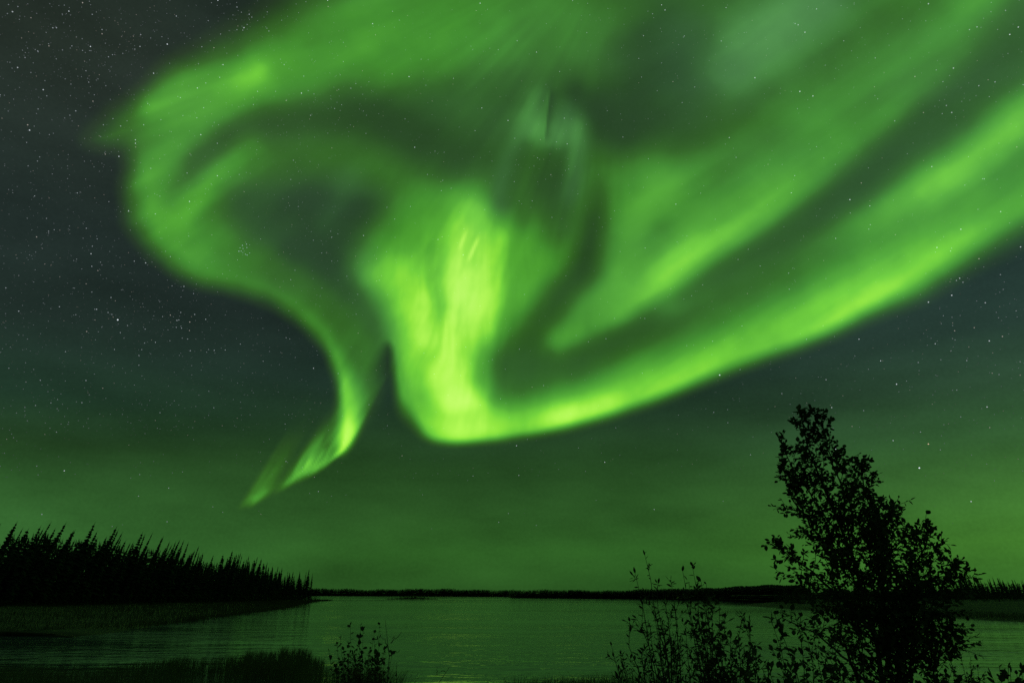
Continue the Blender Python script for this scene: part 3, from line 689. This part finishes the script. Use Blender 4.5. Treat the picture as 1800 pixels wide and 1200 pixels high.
shrub(32, 6.2, 1268, [(1218,995),(1203,1004),(1232,1022),(1243,1026),(1262,1062),(1250,1085),(1300,1080),(1318,1090),(1225,1075),(1285,1120),(1240,1130),(1330,1140)], .048, .027, .045,
      'willow_shrub', 'bushier willow shrub with broader leaves between the slender willow and the alder', 'shrub', m_willow, (.30, 13), .014, subs=2, extra=18)
shrub(33, 5.4, 1440, [(1358,1085),(1372,1080),(1395,1072),(1368,1130),(1430,1090),(1415,1125),(1470,1110),(1350,1165),(1450,1140),(1390,1175)], .048, .030, .05,
      'alder_sapling', 'low young alder with tufted leaves at the lower left of the tall alder', 'shrub', m_alder, (.26, 11), .008, subs=2, extra=5)
shrub(34, 5.0, 1370, [(1330,1150),(1345,1180),(1400,1160),(1300,1172),(1385,1190),(1310,1190),(1430,1185)], .045, .028, .045,
      'willow_shrub', 'short dense willow shrub at the foot of the bushier willow', 'shrub', m_willow, (.24, 12), .008, subs=2, extra=5)
shrub(35, 7.0, 1700, [(1690,1150),(1703,1155),(1680,1165),(1716,1172),(1728,1185),(1670,1175),(1660,1190),(1705,1180)], .03, .018, .028,
      'heath_bush', 'small feathery bush right below the tall alder at the water', 'shrub', m_willow, (.18, 14), .006, extra=12)
shrub(36, 4.6, 1762, [(1755,1172),(1768,1170),(1775,1182),(1750,1188),(1786,1185)], .05, .038, .035,
      'alder_sapling', 'low leafy sapling top peeking up near the bottom right corner', 'shrub', m_alder, (.12, 8), .006, extra=5)
shrub(37, 4.6, 1800, [(1797,1176),(1792,1190),(1806,1182)], .055, .045, .04,
      'alder_sapling', 'broad leaved sapling cut off by the right edge of the picture', 'shrub', m_alder, (.10, 7), .006, extra=4)
# plants at the lower left of the middle
shrub(41, 9.0, 640, [(614,1098),(600,1120),(580,1145),(690,1150),(628,1120),(660,1112),(633,1100),(640,1108),(668,1098),(592,1132),(655,1125),(605,1142),(622,1150),(648,1140),(675,1140),(662,1150),(612,1165),(640,1160),(590,1170),(672,1168)], .052, .042, .065,
      'alder_sapling', 'round leaved sapling rising from the reeds beside the bare forked stem', 'shrub', m_alder, (.16, 8), .006, extra=6)
shrub(42, 9.3, 640, [(x, y) for x, y in [(600,1158),(612,1150),(624,1146),(636,1150),(650,1148),(664,1152),(676,1160),(606,1175),(630,1170),(655,1172),(672,1180),(590,1180)]], .042, .026, .022,
      'brown_shrub', 'dense brownish shrub around the foot of the round leaved sapling', 'shrub', m_brown, (.30, 24), .006, leafstart=.45, extra=22)
shrub(43, 8.8, 690, [(698,1168),(700,1185),(688,1192),(706,1196)], .04, .026, .05,
      'willow_shrub', 'small twig with a few leaves just right of the bare forked stem', 'shrub', m_willow, (.08, 4), .004)
def bare(seed, Y0, segs, label):
    S_ = Plant(seed); b = at(segs[0][0][0], 1200, Y0); B = Vector((b.x, b.y, zb(b.x, b.y)))
    for k, sg in enumerate(segs):
        pts = [at(x, y, Y0) for x, y, _ in sg]
        if k == 0: pts = [B]+pts
        rr = [q for _, _, q in sg]; C = [Vector(c) for c in resample([tuple(p) for p in pts], 9)]
        C = [c+Vector((S_.r.gauss(0, .006), S_.r.gauss(0, .02), S_.r.gauss(0, .006))) if 0 < i < 8 else c for i, c in enumerate(C)]; S_.tube(C, rr[0], rr[-1], 5)
    S_.build('bare_sapling', B, label, 'sapling', None, m_dead)
bare(51, 9.0, [[(679,1200,.018),(684,1150,.011),(688,1128,.008),(680,1106,.005),(677,1089,.002)], [(687,1130,.006),(697,1120,.005),(706,1110,.002)], [(685,1152,.006),(694,1146,.005),(703,1141,.002)],
  [(684,1145,.006),(679,1128,.004),(671,1119,.002)], [(690,1122,.003),(694,1117,.0015)]], 'bare forked sapling without leaves standing at the edge of the reeds')
bare(52, 8.0, [[(760,1205,.009),(768,1184,.006),(778,1176,.004),(790,1172,.002)], [(767,1186,.004),(769,1172,.0015)], [(776,1178,.003),(784,1180,.0015)]], 'bare twig bending over the water right of the forked sapling')

# ------------------------------------------------------------------ reeds, sedge and grass (nobody could count the blades)
m_reed = material('reed_blade', (.05, .065, .026), .8, base2=(.11, .125, .05), scale=.8, spec=.2, trans=.3)
m_dry = material('dry_reed_blade', (.09, .085, .05), .8, base2=(.14, .13, .07), scale=.8, spec=.2, trans=.3)
def blades(name, spots, seed, mat):
    r = np.random.default_rng(seed); n = len(spots); Sp = np.array(spots)    # x, y, z, h, w
    a = r.uniform(0, math.pi, n); lx = r.normal(0, .16, n)+.05; ly = r.normal(0, .16, n)
    VV = np.zeros((n, 7, 3))
    for k, (t_, wf) in enumerate([(0, 1), (.45, .8), (.8, .45)]):
        cx = Sp[:, 0]+lx*Sp[:, 3]*t_**1.8; cy = Sp[:, 1]+ly*Sp[:, 3]*t_**1.8; cz = Sp[:, 2]+Sp[:, 3]*t_*(1-.06*t_)
        wx, wy = np.cos(a)*Sp[:, 4]*wf*.5, np.sin(a)*Sp[:, 4]*wf*.5
        VV[:, 2*k] = np.stack([cx-wx, cy-wy, cz], 1); VV[:, 2*k+1] = np.stack([cx+wx, cy+wy, cz], 1)
    VV[:, 6] = np.stack([Sp[:, 0]+lx*Sp[:, 3], Sp[:, 1]+ly*Sp[:, 3], Sp[:, 2]+Sp[:, 3]*.94], 1)
    b = (np.arange(n)*7)[:, None]
    Q = np.concatenate([b+np.array([[0, 1, 3]]), b+np.array([[0, 3, 2]]), b+np.array([[2, 3, 5]]), b+np.array([[2, 5, 4]]), b+np.array([[4, 5, 6]])])
    return tag(mesh(name, VV.reshape(-1, 3), Q, mat), kind='stuff')
r = random.Random(77); sp = []
def reed_px(n, px0, px1, Y0, Y1, topf, hw, zbase=0.):
    for _ in range(n):
        px = r.uniform(px0, px1); Yd = r.uniform(Y0, Y1); top = topf(px)
        if top is None: continue
        T_ = at(px, top+abs(r.gauss(0, 10))-3, Yd); zz = max(zbase, hbank(T_.x, T_.y) if Yd < 26 and abs(T_.x) < 60 else zbase)
        h = (T_.z-zz)*(1 if r.random() < .75 else r.uniform(.5, 1))
        if h > .1: sp.append((T_.x, T_.y, zz, h, hw*r.uniform(.6, 1.3)))
t1 = lambda px: float(np.interp(px, [240, 320, 400, 480, 520, 540, 560, 575], [1160, 1148, 1141, 1131, 1133, 1136, 1142, 1160]))
for a_, b_, n_ in ((300, 578, 900), (330, 570, 1100), (400, 560, 1000), (430, 545, 600)): reed_px(n_, a_, b_, 35, 47, lambda px: t1(px)+22*vnoise(np.array([px/10.]), np.array([.5]), 5).item()-7+6*vnoise(np.array([px/2.5]), np.array([.5]), 8).item(), .022)
reed_px(1500, 150, 330, 36, 46, lambda px: float(np.interp(px, [150, 330], [1176, 1146])), .022)
reed_px(2600, 520, 705, 17, 22, lambda px: float(np.interp(px, [520, 560, 600, 650, 690, 705], [1152, 1146, 1150, 1148, 1156, 1180])), .011)
reed_px(1300, -80, 345, 28, 42, lambda px: 1172-18*vnoise(np.array([px/24.]), np.array([.5]), 15).item()+(px < 0)*0, .020)
blades('reeds', sp, 1, m_reed); sp = []
reed_px(3200, 870, 1110, 15, 19, lambda px: float(np.interp(px, [870, 900, 960, 1010, 1060, 1110], [1184, 1170, 1174, 1166, 1170, 1158])+10*vnoise(np.array([px/7.]), np.array([.5]), 9).item()), .034)
reed_px(3400, 1100, 1800, 12, 16, lambda px: float(np.interp(px, [1100, 1300, 1500, 1800], [1164, 1174, 1170, 1178])), .026)
blades('bank_grass', sp, 2, m_reed); sp = []
reed_px(5200, -60, 420, 18, 30, lambda px: float(np.interp(px, [-60, 80, 160, 260, 340], [1150, 1160, 1176, 1178, 1186])), .010)
reed_px(700, -60, 470, 16, 30, lambda px: float(np.interp(px, [-60, 150, 300, 470], [1120, 1140, 1160, 1150])), .008)
blades('sedge', sp, 3, m_reed); sp = []
reed_px(60, 380, 600, 14, 22, lambda px: 1145., .010)
reed_px(1500, -60, 420, 20, 32, lambda px: float(np.interp(px, [-60, 420], [1140, 1182])), .012)
blades('dry_reeds', sp, 4, m_dry); sp = []
m_sedge = material('marsh_blade', (.035, .04, .018), .85, base2=(.085, .085, .038), scale=.15, spec=.15, trans=.25)
# marsh grass on the left shore in front of the forest and on the right shore
for _ in range(26000):
    y = 60+r.random()**1.3*(tipL[1]-60); sx_ = np.interp(y, [60, 77, 100, 150, 220, 290, tipL[1]], [-70, -50, -48, -57, -68, -85, tipL[0]]); x = sx_-r.random()**1.2*(sx_+112)+r.gauss(0, 1.2)
    sp.append((x, y, zl(x, y)-.05, r.uniform(.4, 1.1), .03+y*.0003))
for _ in range(7000):
    q = r.random(); i = q*3; P2 = shoreR[2+int(i)]; P3 = shoreR[3+int(i)]; f_ = i-int(i)
    x, y = P2[0]*(1-f_)+P3[0]*f_, P2[1]*(1-f_)+P3[1]*f_; x += r.random()*22; sp.append((x, y, .1+(r.random()*.3), r.uniform(.3, .9), .05))
for _ in range(6000):     # sedge standing in the shallows
    y = 66+r.random()**1.5*(tipL[1]-75); sx_ = np.interp(y, [66, 77, 100, 150, 220, 290, tipL[1]], [-60, -50, -48, -57, -68, -85, tipL[0]])
    sp.append((sx_+abs(r.gauss(0, 1.8))*(1+.6*math.sin(y*.3))-.8, y, -.05, r.uniform(.4, 1.2), .03+y*.0002))
blades('marsh_grass', sp, 5, m_sedge)
